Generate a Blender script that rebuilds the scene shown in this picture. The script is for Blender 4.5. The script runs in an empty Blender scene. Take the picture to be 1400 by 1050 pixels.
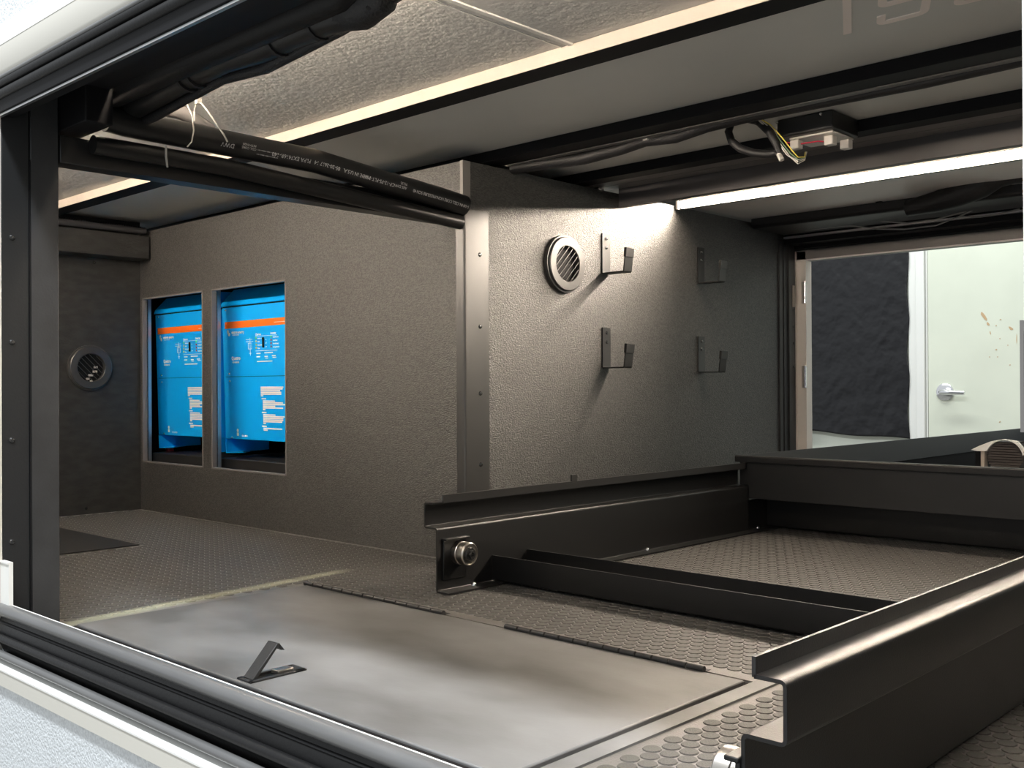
import bpy, math, random
import numpy as np
from mathutils import Vector, Matrix
random.seed(4)
PI = math.pi
sc = bpy.context.scene
COL = sc.collection

# ------------------------------------------------------------------ camera
F_PX = 1409.3
yaw, pit, rol = .76004, .0037, -.00479
fw = np.array([-math.sin(yaw)*math.cos(pit), math.cos(yaw)*math.cos(pit), math.sin(pit)])
r0 = np.array([math.cos(yaw), math.sin(yaw), 0.])
u0 = np.cross(r0, fw)
rt = math.cos(rol)*r0 + math.sin(rol)*u0
up = -math.sin(rol)*r0 + math.cos(rol)*u0
EYE = np.array([0., 0., .36])
cam = bpy.data.cameras.new('camera')
cam.sensor_fit = 'HORIZONTAL'; cam.sensor_width = 36.
cam.lens = F_PX/1400*36.
cam.clip_start = .02
camo = bpy.data.objects.new('camera', cam); COL.objects.link(camo)
M = Matrix([[rt[0], up[0], -fw[0], EYE[0]], [rt[1], up[1], -fw[1], EYE[1]], [rt[2], up[2], -fw[2], EYE[2]], [0, 0, 0, 1]])
camo.matrix_world = M
sc.camera = camo

# ------------------------------------------------------------------ world, lights, exposure
sc.view_settings.view_transform = 'Standard'
sc.view_settings.look = 'None'
sc.view_settings.gamma = 1
sc.view_settings.use_curve_mapping = False
sc.view_settings.exposure = 0.72
w = bpy.data.worlds.new('world'); sc.world = w; w.use_nodes = True
w.node_tree.nodes['Background'].inputs[0].default_value = (.93, .97, 1, 1)
w.node_tree.nodes['Background'].inputs[1].default_value = .45

def area(name, loc, sx, sy, power, color, rot=(0, 0, 0)):
    l = bpy.data.lights.new(name, 'AREA'); l.shape = 'RECTANGLE'; l.size = sx; l.size_y = sy
    l.energy = power; l.color = color
    o = bpy.data.objects.new(name, l); COL.objects.link(o); o.location = loc; o.rotation_euler = rot
    return o
area('shop_light', (-.55, -.40, 3.0), 2.6, .3, 128, (.93, .97, 1))
area('shop_light', (-2.2, 4.35, 2.2), 2.4, .3, 27, (.95, 1, .96))
LED_COLOR = (1, .85, .69)
LED_FAR = 195.
LED_NEAR = 118.

# ------------------------------------------------------------------ materials
def mat(name, color, rough=.5, metal=0., var=0., vscale=8., bump=0., bscale=60., stretch=(1, 1, 1), spec=.5, color2=None, detail=4., emit=None, power=0., bdist=.002):
    m = bpy.data.materials.new(name); m.use_nodes = True
    nt = m.node_tree; b = nt.nodes['Principled BSDF']
    b.inputs['Base Color'].default_value = (*color, 1)
    b.inputs['Roughness'].default_value = rough
    b.inputs['Metallic'].default_value = metal
    b.inputs['Specular IOR Level'].default_value = spec
    tc = nt.nodes.new('ShaderNodeTexCoord'); mp = nt.nodes.new('ShaderNodeMapping')
    nt.links.new(tc.outputs['Object'], mp.inputs[0]); mp.inputs['Scale'].default_value = stretch
    if var or color2:
        n = nt.nodes.new('ShaderNodeTexNoise'); n.inputs['Scale'].default_value = vscale; n.inputs['Detail'].default_value = detail
        nt.links.new(mp.outputs[0], n.inputs['Vector'])
        cr = nt.nodes.new('ShaderNodeValToRGB')
        c2 = color2 or tuple(min(1, c*(1+var)) for c in color)
        c1 = color if color2 else tuple(c*(1-var) for c in color)
        cr.color_ramp.elements[0].position = .36; cr.color_ramp.elements[1].position = .66
        cr.color_ramp.elements[0].color = (*c1, 1); cr.color_ramp.elements[1].color = (*c2, 1)
        nt.links.new(n.outputs[0], cr.inputs[0]); nt.links.new(cr.outputs[0], b.inputs['Base Color'])
    if bump:
        n2 = nt.nodes.new('ShaderNodeTexNoise'); n2.inputs['Scale'].default_value = bscale; n2.inputs['Detail'].default_value = 3
        nt.links.new(mp.outputs[0], n2.inputs['Vector'])
        bp = nt.nodes.new('ShaderNodeBump'); bp.inputs['Strength'].default_value = bump; bp.inputs['Distance'].default_value = bdist
        nt.links.new(n2.outputs[0], bp.inputs['Height']); nt.links.new(bp.outputs[0], b.inputs['Normal'])
    if emit:
        b.inputs['Emission Color'].default_value = (*emit, 1); b.inputs['Emission Strength'].default_value = power
    return m

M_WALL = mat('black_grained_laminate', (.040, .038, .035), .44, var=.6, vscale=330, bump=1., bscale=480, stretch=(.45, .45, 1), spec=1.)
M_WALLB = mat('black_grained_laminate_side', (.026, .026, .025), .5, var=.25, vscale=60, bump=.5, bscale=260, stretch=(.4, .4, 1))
M_BLACK = mat('black_powder_coat', (.007, .007, .007), .38, bump=.10, bscale=700, spec=.5)
M_BLACK2 = mat('black_satin_steel', (.018, .018, .018), .42, var=.1, vscale=5, bump=.08, bscale=500)
M_DARK = mat('black_matt_paint', (.005, .005, .006), .6, spec=.2)
M_COLUMN = mat('charcoal_steel', (.03, .031, .032), .5, var=.2, vscale=14, bump=.1, bscale=300)
M_COLUMN2 = mat('black_faceplate', (.012, .013, .014), .45, bump=.1, bscale=300)
M_RUBBER = mat('black_rubber', (.009, .009, .0095), .42, bump=.15, bscale=200, spec=.25)
M_SEALG = mat('grey_seal', (.17, .17, .17), .28, metal=.3, var=.2, vscale=30, stretch=(.1, 1, 1))
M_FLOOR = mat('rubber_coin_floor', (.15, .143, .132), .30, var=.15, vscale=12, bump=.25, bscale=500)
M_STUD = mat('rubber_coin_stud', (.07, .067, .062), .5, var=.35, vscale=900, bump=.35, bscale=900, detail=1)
def streak(m):                                # pale streak mixed into the colour across the floor beside the lid
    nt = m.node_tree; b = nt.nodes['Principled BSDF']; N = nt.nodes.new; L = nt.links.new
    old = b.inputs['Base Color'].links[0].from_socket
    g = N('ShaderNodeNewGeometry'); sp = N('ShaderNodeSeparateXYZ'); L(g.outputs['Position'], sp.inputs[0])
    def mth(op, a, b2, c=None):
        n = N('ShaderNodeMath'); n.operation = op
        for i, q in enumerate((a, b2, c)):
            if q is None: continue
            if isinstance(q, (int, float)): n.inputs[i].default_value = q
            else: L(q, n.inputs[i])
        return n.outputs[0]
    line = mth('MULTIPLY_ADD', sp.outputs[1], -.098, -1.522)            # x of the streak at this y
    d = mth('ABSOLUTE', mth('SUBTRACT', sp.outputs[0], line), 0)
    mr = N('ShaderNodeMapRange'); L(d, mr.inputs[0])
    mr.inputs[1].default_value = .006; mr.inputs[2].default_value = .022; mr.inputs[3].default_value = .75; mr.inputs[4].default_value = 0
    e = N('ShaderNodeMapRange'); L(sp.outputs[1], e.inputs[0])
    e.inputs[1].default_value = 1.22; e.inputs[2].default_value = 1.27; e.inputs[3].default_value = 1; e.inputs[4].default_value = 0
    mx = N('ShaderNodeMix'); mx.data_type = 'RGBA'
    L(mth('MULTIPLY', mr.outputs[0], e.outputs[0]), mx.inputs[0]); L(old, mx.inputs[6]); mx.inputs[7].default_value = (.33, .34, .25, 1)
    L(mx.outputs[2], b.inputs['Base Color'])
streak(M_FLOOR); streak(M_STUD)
M_LID = mat('scuffed_black_lid', (.082, .080, .077), .42, color2=(.20, .20, .20), vscale=4.5, bump=.05, bscale=200, stretch=(.7, 1.3, 1))
M_CEIL = mat('white_pebbled_panel', (.52, .51, .485), .55, var=.03, vscale=3, bump=.55, bscale=95)
M_CEIL2 = mat('white_flat_panel', (.66, .65, .61), .5, var=.03, vscale=3)
M_BEIGE = mat('beige_face', (.34, .298, .255), .5, var=.05, vscale=10)
M_WHITE = mat('white_gloss_paint', (.80, .80, .77), .28)
M_CREAM = mat('cream_frame_paint', (.62, .60, .54), .35)
M_SKIN = mat('pebbled_white_skin', (.66, .69, .71), .45, var=.12, vscale=260, bump=1., bscale=260)
M_SHOP = mat('shop_wall_paint', (.70, .73, .64), .5, var=.03, vscale=2)
M_DOOR = mat('cream_door_paint', (.70, .73, .62), .42, var=.04, vscale=3)
M_CONC = mat('concrete', (.35, .34, .32), .7, var=.15, vscale=3)
M_ALU = mat('brushed_aluminium', (.75, .75, .76), .28, metal=1., var=.05, vscale=40)
M_CHROME = mat('chrome', (.8, .8, .82), .15, metal=1.)
M_STEEL = mat('bare_steel', (.55, .52, .48), .3, metal=1.)
M_SCREW = mat('dark_screw', (.10, .10, .10), .25, metal=.8)
M_BLUE = mat('blue_enamel', (.0, .40, .98), .38)
M_ORANGE = mat('orange_print', (.95, .17, .01), .45)
M_PRINT = mat('white_print', (.85, .88, .9), .5)
M_GREEN = mat('green_lamp', (.1, .75, .2), .3)
M_RED = mat('red_lamp', (.4, .04, .06), .3)
M_YELLOW = mat('yellow_lamp', (.7, .6, .1), .3)
M_REDW = mat('red_cable', (.45, .02, .05), .4)
M_PIPE = mat('black_plastic_pipe', (.010, .010, .010), .33, bump=.05, bscale=90)
M_PTEXT = mat('pale_grey_ink', (.5, .5, .5), .6)
M_CORR = mat('black_split_loom', (.03, .03, .032), .35)
M_TAPE = mat('black_cloth_tape', (.008, .008, .009), .5, bump=.4, bscale=300)
M_TIE = mat('clear_grey_nylon', (.35, .33, .30), .35)
M_PLASTIC = mat('white_plastic_and_light_glimpse', (.6, .57, .53), .4)
M_GREYW = mat('grey_wire', (.33, .32, .31), .45)
M_YELW = mat('yellow_wire', (.75, .6, .1), .4)
M_GRNW = mat('green_wire', (.15, .25, .15), .4)
M_SHEET = mat('black_plastic_sheet', (.010, .010, .012), .38, bump=.8, bscale=7, spec=.4, bdist=.02)
M_CHIP = mat('bare_wood_chip', (.55, .38, .22), .7)
M_SCUFF = mat('grey_scuff', (.5, .52, .44), .6)
M_WEB = mat('dark_webbing', (.035, .03, .027), .8, var=.3, vscale=120, stretch=(.1, .1, 3))
M_GREYBAR = mat('grey_extrusion', (.16, .15, .145), .45)
M_PALE = mat('pale_header_panel', (.72, .68, .65), .45)
M_LED = mat('led_diffuser', (.9, .85, .8), .5, emit=LED_COLOR, power=LED_FAR)
M_LED2 = mat('led_diffuser_near', (.9, .85, .8), .5, emit=LED_COLOR, power=LED_NEAR)
M_TAPE2 = mat('beige_lettering', (.95, .85, .79), .5)
M_TRIM = mat('satin_black_trim', (.03, .029, .028), .40, bump=.05, bscale=400, spec=1.)
M_PURP = mat('dark_brown_panel', (.06, .055, .055), .5)
M_UPR = mat('zinc_angle', (.72, .74, .78), .3, metal=.55)
M_JAMB = mat('cream_jamb', (.86, .80, .73), .4)
M_BASE = mat('black_carpet_base', (.01, .01, .01), 1., spec=.0, bump=.3, bscale=400)
M_SIDE = mat('grey_black_tray_side', (.075, .078, .08), .5)
M_MATT = mat('black_flat_plate', (.012, .012, .012), .55)

# ------------------------------------------------------------------ helpers
WPOS = {}
def pix(u, v):
    return fw + (u-700)/F_PX*rt - (v-525)/F_PX*up
def at(ax, val, u, v):                       # point of the plane x|y|z = val seen at photo position u, v
    d = pix(u, v); i = 'xyz'.index(ax)
    return tuple(EYE + d*(val-EYE[i])/d[i])
def tag(o, label=None, cat=None, group=None, kind=None):
    if label: o['label'] = label
    if cat: o['category'] = cat
    if group: o['group'] = group
    if kind: o['kind'] = kind
    return o
def thing(name, loc, label, cat, group=None):
    o = bpy.data.objects.new(name, None); o.empty_display_size = .05
    COL.objects.link(o); o.location = loc; WPOS[o] = Vector(loc)
    return tag(o, label, cat, group)

class MB:
    def __init__(s): s.v = []; s.f = []
    def add(s, vs, fs):
        n = len(s.v); s.v += [tuple(p) for p in vs]; s.f += [tuple(i+n for i in f) for f in fs]; return s
    def box(s, x0, x1, y0, y1, z0, z1):
        return s.add([(x0, y0, z0), (x1, y0, z0), (x1, y1, z0), (x0, y1, z0), (x0, y0, z1), (x1, y0, z1), (x1, y1, z1), (x0, y1, z1)],
                     [(0, 3, 2, 1), (4, 5, 6, 7), (0, 1, 5, 4), (1, 2, 6, 5), (2, 3, 7, 6), (3, 0, 4, 7)])
    def prism(s, poly, axis, a0, a1):
        n = len(poly)
        def P(p, a): return (a, p[0], p[1]) if axis == 'x' else (p[0], a, p[1]) if axis == 'y' else (p[0], p[1], a)
        vs = [P(p, a0) for p in poly] + [P(p, a1) for p in poly]
        fs = [(i, (i+1) % n, n+(i+1) % n, n+i) for i in range(n)] + [tuple(range(n))[::-1], tuple(range(n, 2*n))]
        return s.add(vs, fs)
    def tube(s, pts, r, n=10, closed=False):
        pts = [Vector(p) for p in pts]; m = len(pts); rings = []
        rr = r if isinstance(r, (list, tuple)) else [r]*m
        t0 = (pts[1]-pts[0]).normalized()
        a = Vector((0, 0, 1)) if abs(t0.z) < .9 else Vector((1, 0, 0))
        nrm = (a - t0*a.dot(t0)).normalized(); vs = []
        for i, p in enumerate(pts):
            if closed: t = (pts[(i+1) % m]-pts[i-1]).normalized()
            else: t = (pts[min(i+1, m-1)]-pts[max(i-1, 0)]).normalized()
            nrm = (nrm - t*nrm.dot(t)).normalized(); b = t.cross(nrm)
            vs += [tuple(p + (nrm*math.cos(2*PI*k/n) + b*math.sin(2*PI*k/n))*rr[i]) for k in range(n)]
        fs = []
        for i in range(m if closed else m-1):
            j = (i+1) % m
            fs += [(i*n+k, i*n+(k+1) % n, j*n+(k+1) % n, j*n+k) for k in range(n)]
        if not closed: fs += [tuple(range(n))[::-1], tuple(range((m-1)*n, m*n))]
        return s.add(vs, fs)
    def cyl(s, p0, p1, r, n=16): return s.tube([p0, p1], r, n)
    def lathe(s, c, axis, prof, n=40):         # prof: (radius, offset along axis); closed outline
        vs = []; m = len(prof)
        for i in range(n):
            a = 2*PI*i/n
            for (r, h) in prof:
                q = (h, r*math.cos(a), r*math.sin(a)) if axis == 'x' else (r*math.cos(a), h, r*math.sin(a)) if axis == 'y' else (r*math.cos(a), r*math.sin(a), h)
                vs.append((c[0]+q[0], c[1]+q[1], c[2]+q[2]))
        fs = [(i*m+k, ((i+1) % n)*m+k, ((i+1) % n)*m+(k+1) % m, i*m+(k+1) % m) for i in range(n) for k in range(m)]
        return s.add(vs, fs)
    def build(s, name, material, parent=None, bevel=0., smooth=True, angle=.7, kind=None, label=None):
        V = np.array(s.v); c = (V.min(0)+V.max(0))/2
        if parent is None: c = np.array([c[0], c[1], V[:, 2].min()])
        me = bpy.data.meshes.new(name)
        me.from_pydata((V-c).tolist(), [], s.f); me.update()
        me.materials.append(material)
        import bmesh
        bm = bmesh.new(); bm.from_mesh(me); bmesh.ops.recalc_face_normals(bm, faces=bm.faces); bm.to_mesh(me); bm.free()
        if smooth:
            me.polygons.foreach_set('use_smooth', [True]*len(me.polygons)); me.set_sharp_from_angle(angle=angle)
        o = bpy.data.objects.new(name, me); COL.objects.link(o)
        WPOS[o] = Vector(c)
        if parent is not None:
            o.parent = parent; o.location = Vector(c) - WPOS[parent]
        else: o.location = c
        if bevel:
            b = o.modifiers.new('bevel', 'BEVEL'); b.width = bevel; b.segments = 2; b.limit_method = 'ANGLE'
        return tag(o, label=label, kind=kind)
def struct(mb, name, m, bevel=0., parent=None):
    return mb.build(name, m, parent, bevel=bevel, kind=None if parent else 'structure')
def children(o): return [c for c in COL.objects if c.parent == o]
def copy_tree(o, parent=None):
    kids = children(o)
    c = o.copy(); COL.objects.link(c); c.parent = parent
    for k in kids: copy_tree(k, c)
    return c

def sheet(pts, t, fil=.005, seg=4):           # bent sheet metal: centre line to closed outline
    P = [Vector(p) for p in pts]; out = [P[0]]
    for i in range(1, len(P)-1):
        a = (P[i-1]-P[i]).normalized(); b = (P[i+1]-P[i]).normalized()
        ang = math.acos(max(-1, min(1, a.dot(b)))); d = fil/math.tan(ang/2)
        c = P[i] + (a+b).normalized()*(fil/math.sin(ang/2))
        s = P[i]+a*d; e = P[i]+b*d
        a0 = math.atan2(s.y-c.y, s.x-c.x); a1 = math.atan2(e.y-c.y, e.x-c.x)
        while a1-a0 > PI: a1 -= 2*PI
        while a1-a0 < -PI: a1 += 2*PI
        out += [Vector((c.x+fil*math.cos(a0+(a1-a0)*k/seg), c.y+fil*math.sin(a0+(a1-a0)*k/seg))) for k in range(seg+1)]
    out.append(P[-1])
    L, R = [], []
    for i, p in enumerate(out):
        d = (out[min(i+1, len(out)-1)]-out[max(i-1, 0)]).normalized(); n = Vector((-d.y, d.x))
        L.append(tuple(p+n*t/2)); R.append(tuple(p-n*t/2))
    return L + R[::-1]
def circ(c, r, n=16): return [(c[0]+r*math.cos(2*PI*i/n), c[1]+r*math.sin(2*PI*i/n)) for i in range(n)]

def text_mesh(body, size, fn, name, material, parent, spacing=1., bold=0.):
    cu = bpy.data.curves.new('text', 'FONT'); cu.body = body; cu.size = size; cu.resolution_u = 2; cu.space_character = spacing; cu.offset = bold
    to = bpy.data.objects.new('text', cu); COL.objects.link(to)
    dg = bpy.context.evaluated_depsgraph_get()
    me = bpy.data.meshes.new_from_object(to.evaluated_get(dg))
    bpy.data.objects.remove(to)
    mb = MB(); mb.add([fn(v.co.x, v.co.y) for v in me.vertices], [tuple(p.vertices) for p in me.polygons])
    bpy.data.meshes.remove(me)
    return mb.build(name, material, parent, smooth=False)

# ================================================================== STRUCTURE
PX = -1.541                      # partition face
XL, XR = -2.95, 0.02
CZ = .863                        # ceiling
# floor with a well for the hatch lid
b = MB()
b.box(-3.15, XR, 1.107, 2.87, -.03, 0).box(-3.15, -1.572, .662, 1.107, -.03, 0).box(-.651, XR, .662, 1.107, -.03, 0).box(-1.572, -.651, .662, .679, -.03, 0)
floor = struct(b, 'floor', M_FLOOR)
MB().box(-1.60, -.63, .665, 1.13, -.05, -.031).build('hatch_well', M_DARK, floor)
MB().box(-.651, -.627, .679, 1.13, -.002, .0026).build('hatch_border', M_LID, floor)
MB().box(-1.572, -.651, 1.108, 1.132, -.002, .0022).build('hatch_border', M_FLOOR, floor)

# ceiling
ceil = struct(MB().box(-3.17, XR+.03, .66, 2.9, CZ, .90), 'ceiling', M_CEIL2)
MB().box(-3.15, XR, .70, 1.16, CZ-.002, CZ+.01).build('pebbled_panel', M_CEIL, ceil)
MB().box(-.974, -.966, .72, 1.15, CZ-.0045, CZ-.001).box(-.990, -.987, .72, 1.15, CZ-.0035, CZ-.001).build('joint_strip', M_CEIL2, ceil)

# walls
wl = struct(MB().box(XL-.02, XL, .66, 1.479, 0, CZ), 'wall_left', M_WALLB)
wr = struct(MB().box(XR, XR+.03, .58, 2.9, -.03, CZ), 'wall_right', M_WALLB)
ox = [(-2.937, -2.587), (-2.541, -2.185)]
b = MB(); z0, z1, y0, y1 = .142, .634, 1.48, 1.498
b.box(-3.15, ox[0][0], y0, y1, 0, .832).box(ox[0][1], ox[1][0], y0, y1, z0, z1).box(ox[1][1], PX-.009, y0, y1, 0, .832)
b.box(ox[0][0], ox[1][1], y0, y1, 0, z0).box(ox[0][0], ox[1][1], y0, y1, z1, .832)
wb = struct(b, 'wall_back', M_WALL)
for (a, c) in ox:                                     # cut edges round the two openings, coloured pale as if lit
    e = MB(); t = .004
    e.box(a, c, y0-.0015, y0+.012, z1-t, z1).box(a, c, y0-.0015, y0+.012, z0, z0+t).box(c-t, c, y0-.0015, y0+.012, z0, z1).box(a, a+t, y0-.0015, y0+.012, z0, z1)
    e.build('cut_edge', M_GREYBAR, wb)
wp = struct(MB().box(PX-.02, PX, 1.498, 2.85, 0, .832), 'wall_partition', M_WALL)
struct(MB().box(-3.17, PX-.02, 1.95, 1.97, 0, CZ).box(-3.17, -3.15, 1.48, 1.95, 0, CZ), 'wall_cabinet', M_DARK)
# corner trim with its screws
t1 = struct(MB().prism(sheet([(-1.562, 1.4775), (-1.5385, 1.4775), (-1.5385, 1.547)], .003, .003), 'z', 0, .731), 'trim_1', M_TRIM)
for zz in [at('x', -1.537, 646, v)[2] for v in (347, 446, 538, 636)]:
    MB().lathe((-1.537, 1.521, zz), 'x', [(0, .003), (.0035, .0025), (.005, 0), (0, 0)], 12).build('screw', M_SCREW, t1)
struct(MB().box(PX-.008, PX+.0005, 1.476, 1.4975, .731, .832), 'trim_2', M_GREYBAR)
# far wall: hatch opening from the partition rightwards
FZ = .775
b = MB(); b.box(PX-.6, PX+.002, 2.851, 2.90, -.05, CZ).box(PX+.002, XR, 2.851, 2.90, FZ, CZ).box(PX+.002, XR, 2.851, 2.90, -.6, -.005)
wf = struct(b, 'wall_far', M_DARK)
for (ya, yb) in ((2.775, 2.792), (2.80, 2.849)):
    struct(MB().box(PX, PX+.006, ya, yb, 0, .80), 'trim_3', M_COLUMN, .001)
t = struct(MB().box(PX+.003, PX+.012, 2.82, 2.856, 0, .79), 'trim_4', M_BLACK2)
MB().box(PX+.0125, PX+.015, 2.838, 2.853, .60, .665).build('strike_plate', M_BEIGE, t)
for zz in (.59, .54, .49, .42): MB().lathe((PX+.012, 2.845, zz), 'x', [(0, .002), (.003, .0015), (.004, 0), (0, 0)], 10).build('screw', M_SCREW, t)
# frame of the far opening
t = struct(MB().box(-1.534, -1.503, 2.875, 2.91, -.03, FZ-.005).box(-1.541, -1.534, 2.87, 2.91, -.03, FZ-.005), 'trim_5', M_JAMB, .001)
for zz in (.644, .389):
    h = MB().box(-1.515, -1.5005, 2.868, 2.8745, zz-.033, zz+.033).build('hinge', M_STEEL, t, .001)
    MB().cyl((-1.5025, 2.866, zz-.033), (-1.5025, 2.866, zz+.033), .004, 10).build('hinge_knuckle', M_CHROME, h)
t = struct(MB().box(-1.54, XR, 2.875, 2.91, .741, FZ-.002), 'trim_6', M_GREYBAR, .001)
MB().box(-1.54, XR, 2.868, 2.8745, .740, .744).build('lip', M_PALE, t)
struct(MB().box(-1.53, XR, 2.788, 2.800, .800, .806), 'trim_7', M_ALU)
struct(MB().box(PX+.007, XR, 2.80, 2.85, .785, CZ), 'trim_8', M_DARK)
# near wall: textured outer skin round the near hatch
b = MB(); Y0 = .558
b.box(-3.3, 1.2, Y0-.004, .66, -.7, -.0505).box(-3.3, 1.2, Y0, .66, .871, 1.5).box(-3.3, -1.641, Y0, .66, -.0505, .871).box(-.084, 1.2, Y0, .58, -.0505, .871)
wn = struct(b, 'wall_near', M_SKIN)
# lower frame and sill, section (y, z)
XA, XB = -1.560, -.09
struct(MB().prism([(.5485, -.0505), (.5485, -.0285), (.555, -.0285), (.555, -.0505)], 'x', XA, XB), 'trim_9', M_CREAM)
struct(MB().prism([(.5475, -.0295), (.5475, -.0272), (.560, -.0188), (.5635, -.0188), (.5635, -.0295)], 'x', XA, XB), 'trim_10', M_WHITE)
struct(MB().prism(circ((.5555, -.0112), .0055), 'x', XA, XB), 'trim_11', M_SEALG)
struct(MB().prism(circ((.5575, .0102), .0056), 'x', XA, XB), 'trim_12', M_RUBBER)
struct(MB().prism([(.575, -.02), (.563, .006), (.5615, .0145), (.5645, .0265), (.5635, .0285), (.5675, .0300), (.5705, .037), (.58, .037), (.58, -.02)], 'x', XA, XB), 'trim_13', M_RUBBER)
struct(MB().prism(circ((.5705, .0443), .0094, 20), 'x', XA, XB), 'trim_14', M_SEALG)
struct(MB().box(XA, XB, .5635, .66, -.06, -.021).box(XA, XB, .5805, .60, -.021, .03), 'trim_15', M_DARK)
struct(MB().box(-1.560, XB, .60, .678, -.0205, .0015), 'trim_16', M_DARK)
struct(MB().prism(circ((.5758, .0513), .0017, 10), 'x', XA, XB), 'seal_glint', M_WHITE)  # white bead standing in for the glossy reflection along the seal's top edge
# upper frame and header
struct(MB().box(XA, XB, .553, .558, .8436, .8705), 'trim_17', M_WHITE)
struct(MB().prism([(.5535, .8436), (.5545, .8085), (.557, .804), (.562, .804), (.562, .8436)], 'x', XA, XB), 'trim_18', M_CREAM)
struct(MB().prism(circ((.5575, .8015), .0030, 12), 'x', XA, XB), 'trim_19', M_SEALG)
struct(MB().prism(circ((.561, .795), .006), 'x', XA, XB).prism(circ((.563, .781), .007), 'x', XA, XB), 'trim_20', M_RUBBER)
struct(MB().box(XA, XB, .5625, .59, .757, .8436), 'trim_21', M_DARK)
struct(MB().box(XA, XB, .5655, .5705, .7530, .7562), 'trim_22', M_ALU)
struct(MB().box(XA, XR, .5905, .694, .803, CZ), 'trim_23', M_DARK)
struct(MB().box(-2.945, XA-.081, .661, .694, .803, CZ-.001), 'trim_29', M_DARK)
# left and right frame uprights
t = struct(MB().box(-1.577, -1.5605, .552, .572, -.028, .803), 'trim_24', M_CREAM, .001)
MB().box(-1.575, -1.531, .5695, .5755, .046, .112).box(-1.575, -1.531, .5680, .5755, .112, .1145).build('corner_bracket', M_WHITE, t)
t = struct(MB().box(-.1660, -.0895, .538, .5465, -.028, .842), 'trim_25', M_WHITE, .001)
MB().box(-.1680, -.1662, .539, .546, .337, .392).build('strike_plate', M_GREYBAR, t)
# outside: shop wall, floor, door
K = 5.3/3.9
def sw(u, v, y=5.3): return at('y', y, u, v)
struct(MB().box(-7, 4, 5.3, 5.4, -.9, 3), 'wall_shop', M_SHOP)
struct(MB().box(-7, 4, -4, 5.3, -1.0, -.9), 'floor', M_CONC)
dx0 = sw(1273, 500)[0]
door = struct(MB().box(dx0, dx0+.92, 5.262, 5.299, -.895, 1.20), 'door_1', M_DOOR, .003)
hx, _, hz = sw(1290, 536, 5.24)
h = MB().lathe((hx, 5.262, hz), 'y', [(0, -.02), (.03, -.018), (.043, -.008), (.044, 0), (0, 0)], 32).build('door_handle', M_CHROME, door, smooth=True)
MB().tube([(hx, 5.245, hz), (hx, 5.205, hz), (hx+.012, 5.196, hz), (hx+.05, 5.195, hz-.002), (hx+.118, 5.197, hz-.004)], [.014, .012, .0125, .012, .0105], 14).build('lever', M_CHROME, h)
def blob(c, rx, rz, rot=0., n=9, seed=1):
    rr = random.Random(seed); pts = []
    for i in range(n):
        a = 2*PI*i/n; q = rr.uniform(.6, 1.1); x, z = rx*q*math.cos(a), rz*q*math.sin(a)
        pts.append((c[0]+x*math.cos(rot)-z*math.sin(rot), c[1]+x*math.sin(rot)+z*math.cos(rot)))
    return pts
for i, (u, v, rx, rz, ro) in enumerate([(1345, 432, .028, .009, -1.05), (1351, 443, .012, .006, -1.2), (1354, 455, .008, .003, -1.4), (1382, 449, .016, .007, -.6), (1362, 445, .004, .003, 0), (1368, 437, .004, .003, 0),
                                        (1362, 478, .005, .004, 0), (1364, 488, .004, .003, 0), (1353, 488, .003, .003, 0), (1378, 472, .003, .003, 0), (1381, 499, .004, .003, 0), (1367, 463, .003, .003, 0), (1390, 463, .002, .025, 0), (1367, 577, .006, .003, .7)]):
    x, _, z = sw(u, v, 5.262); MB().prism(blob((x, z), rx, rz, ro, seed=i), 'y', 5.2605, 5.2625).build('paint_chip', M_CHIP, door)
fx0, fx1 = sw(1246, 500)[0], dx0-.004
t = struct(MB().box(fx0+.045, fx1-.012, 5.25, 5.30, -.9, 1.21).box(fx0, fx0+.045, 5.268, 5.30, -.9, 1.21).box(fx1-.010, fx1, 5.268, 5.30, -.9, 1.21).box(fx0, dx0+1., 5.25, 5.30, 1.21, 1.30), 'trim_26', M_WHITE, .002)
# black plastic sheet on the shop wall
sx0, sx1 = sw(1088, 400)[0], sw(1245.5, 400)[0]
zt, zb0, zb1 = 1.12, sw(1105, 588)[2], sw(1240, 600)[2]
mb = MB(); nx, nz = 80, 110
def fold(x, z):
    return .0015*math.sin(9*x+5*z+2*math.sin(7*z))+.0015*math.sin(23*z-11*x+3*math.sin(5*x))+.0016*math.sin(37*x+29*z+4*math.sin(9*z))+.0018*math.sin(61*z+5*math.sin(23*x))
vs = []
for j in range(nz+1):
    for i in range(nx+1):
        s = i/nx; x = sx0+(sx1-sx0)*s; zb = zb0+(zb1-zb0)*s+.005*math.sin(9*s)
        z = zb+(zt-zb)*j/nz; vs.append((x+.006*math.sin(20*z), 5.262-abs(fold(x, z))*.5, z))
mb.add(vs, [(j*(nx+1)+i, j*(nx+1)+i+1, (j+1)*(nx+1)+i+1, (j+1)*(nx+1)+i) for j in range(nz) for i in range(nx)])
so = mb.build('plastic_sheet', M_SHEET, None, angle=3)
so.modifiers.new('thickness', 'SOLIDIFY').thickness = .002
tag(so, 'crinkled black plastic sheet hung on the pale wall left of the cream door', 'sheet')
x, _, z = sw(1104, 600, 5.25)
s2 = MB().prism([(x-.03, z+.03), (x+.02, z+.035), (x+.035, z-.12), (x+.005, z-.12)], 'y', 5.24, 5.246).build('strap', M_DARK)
tag(s2, 'short black strap end hanging below the lower left corner of the black plastic sheet', 'strap')

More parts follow.
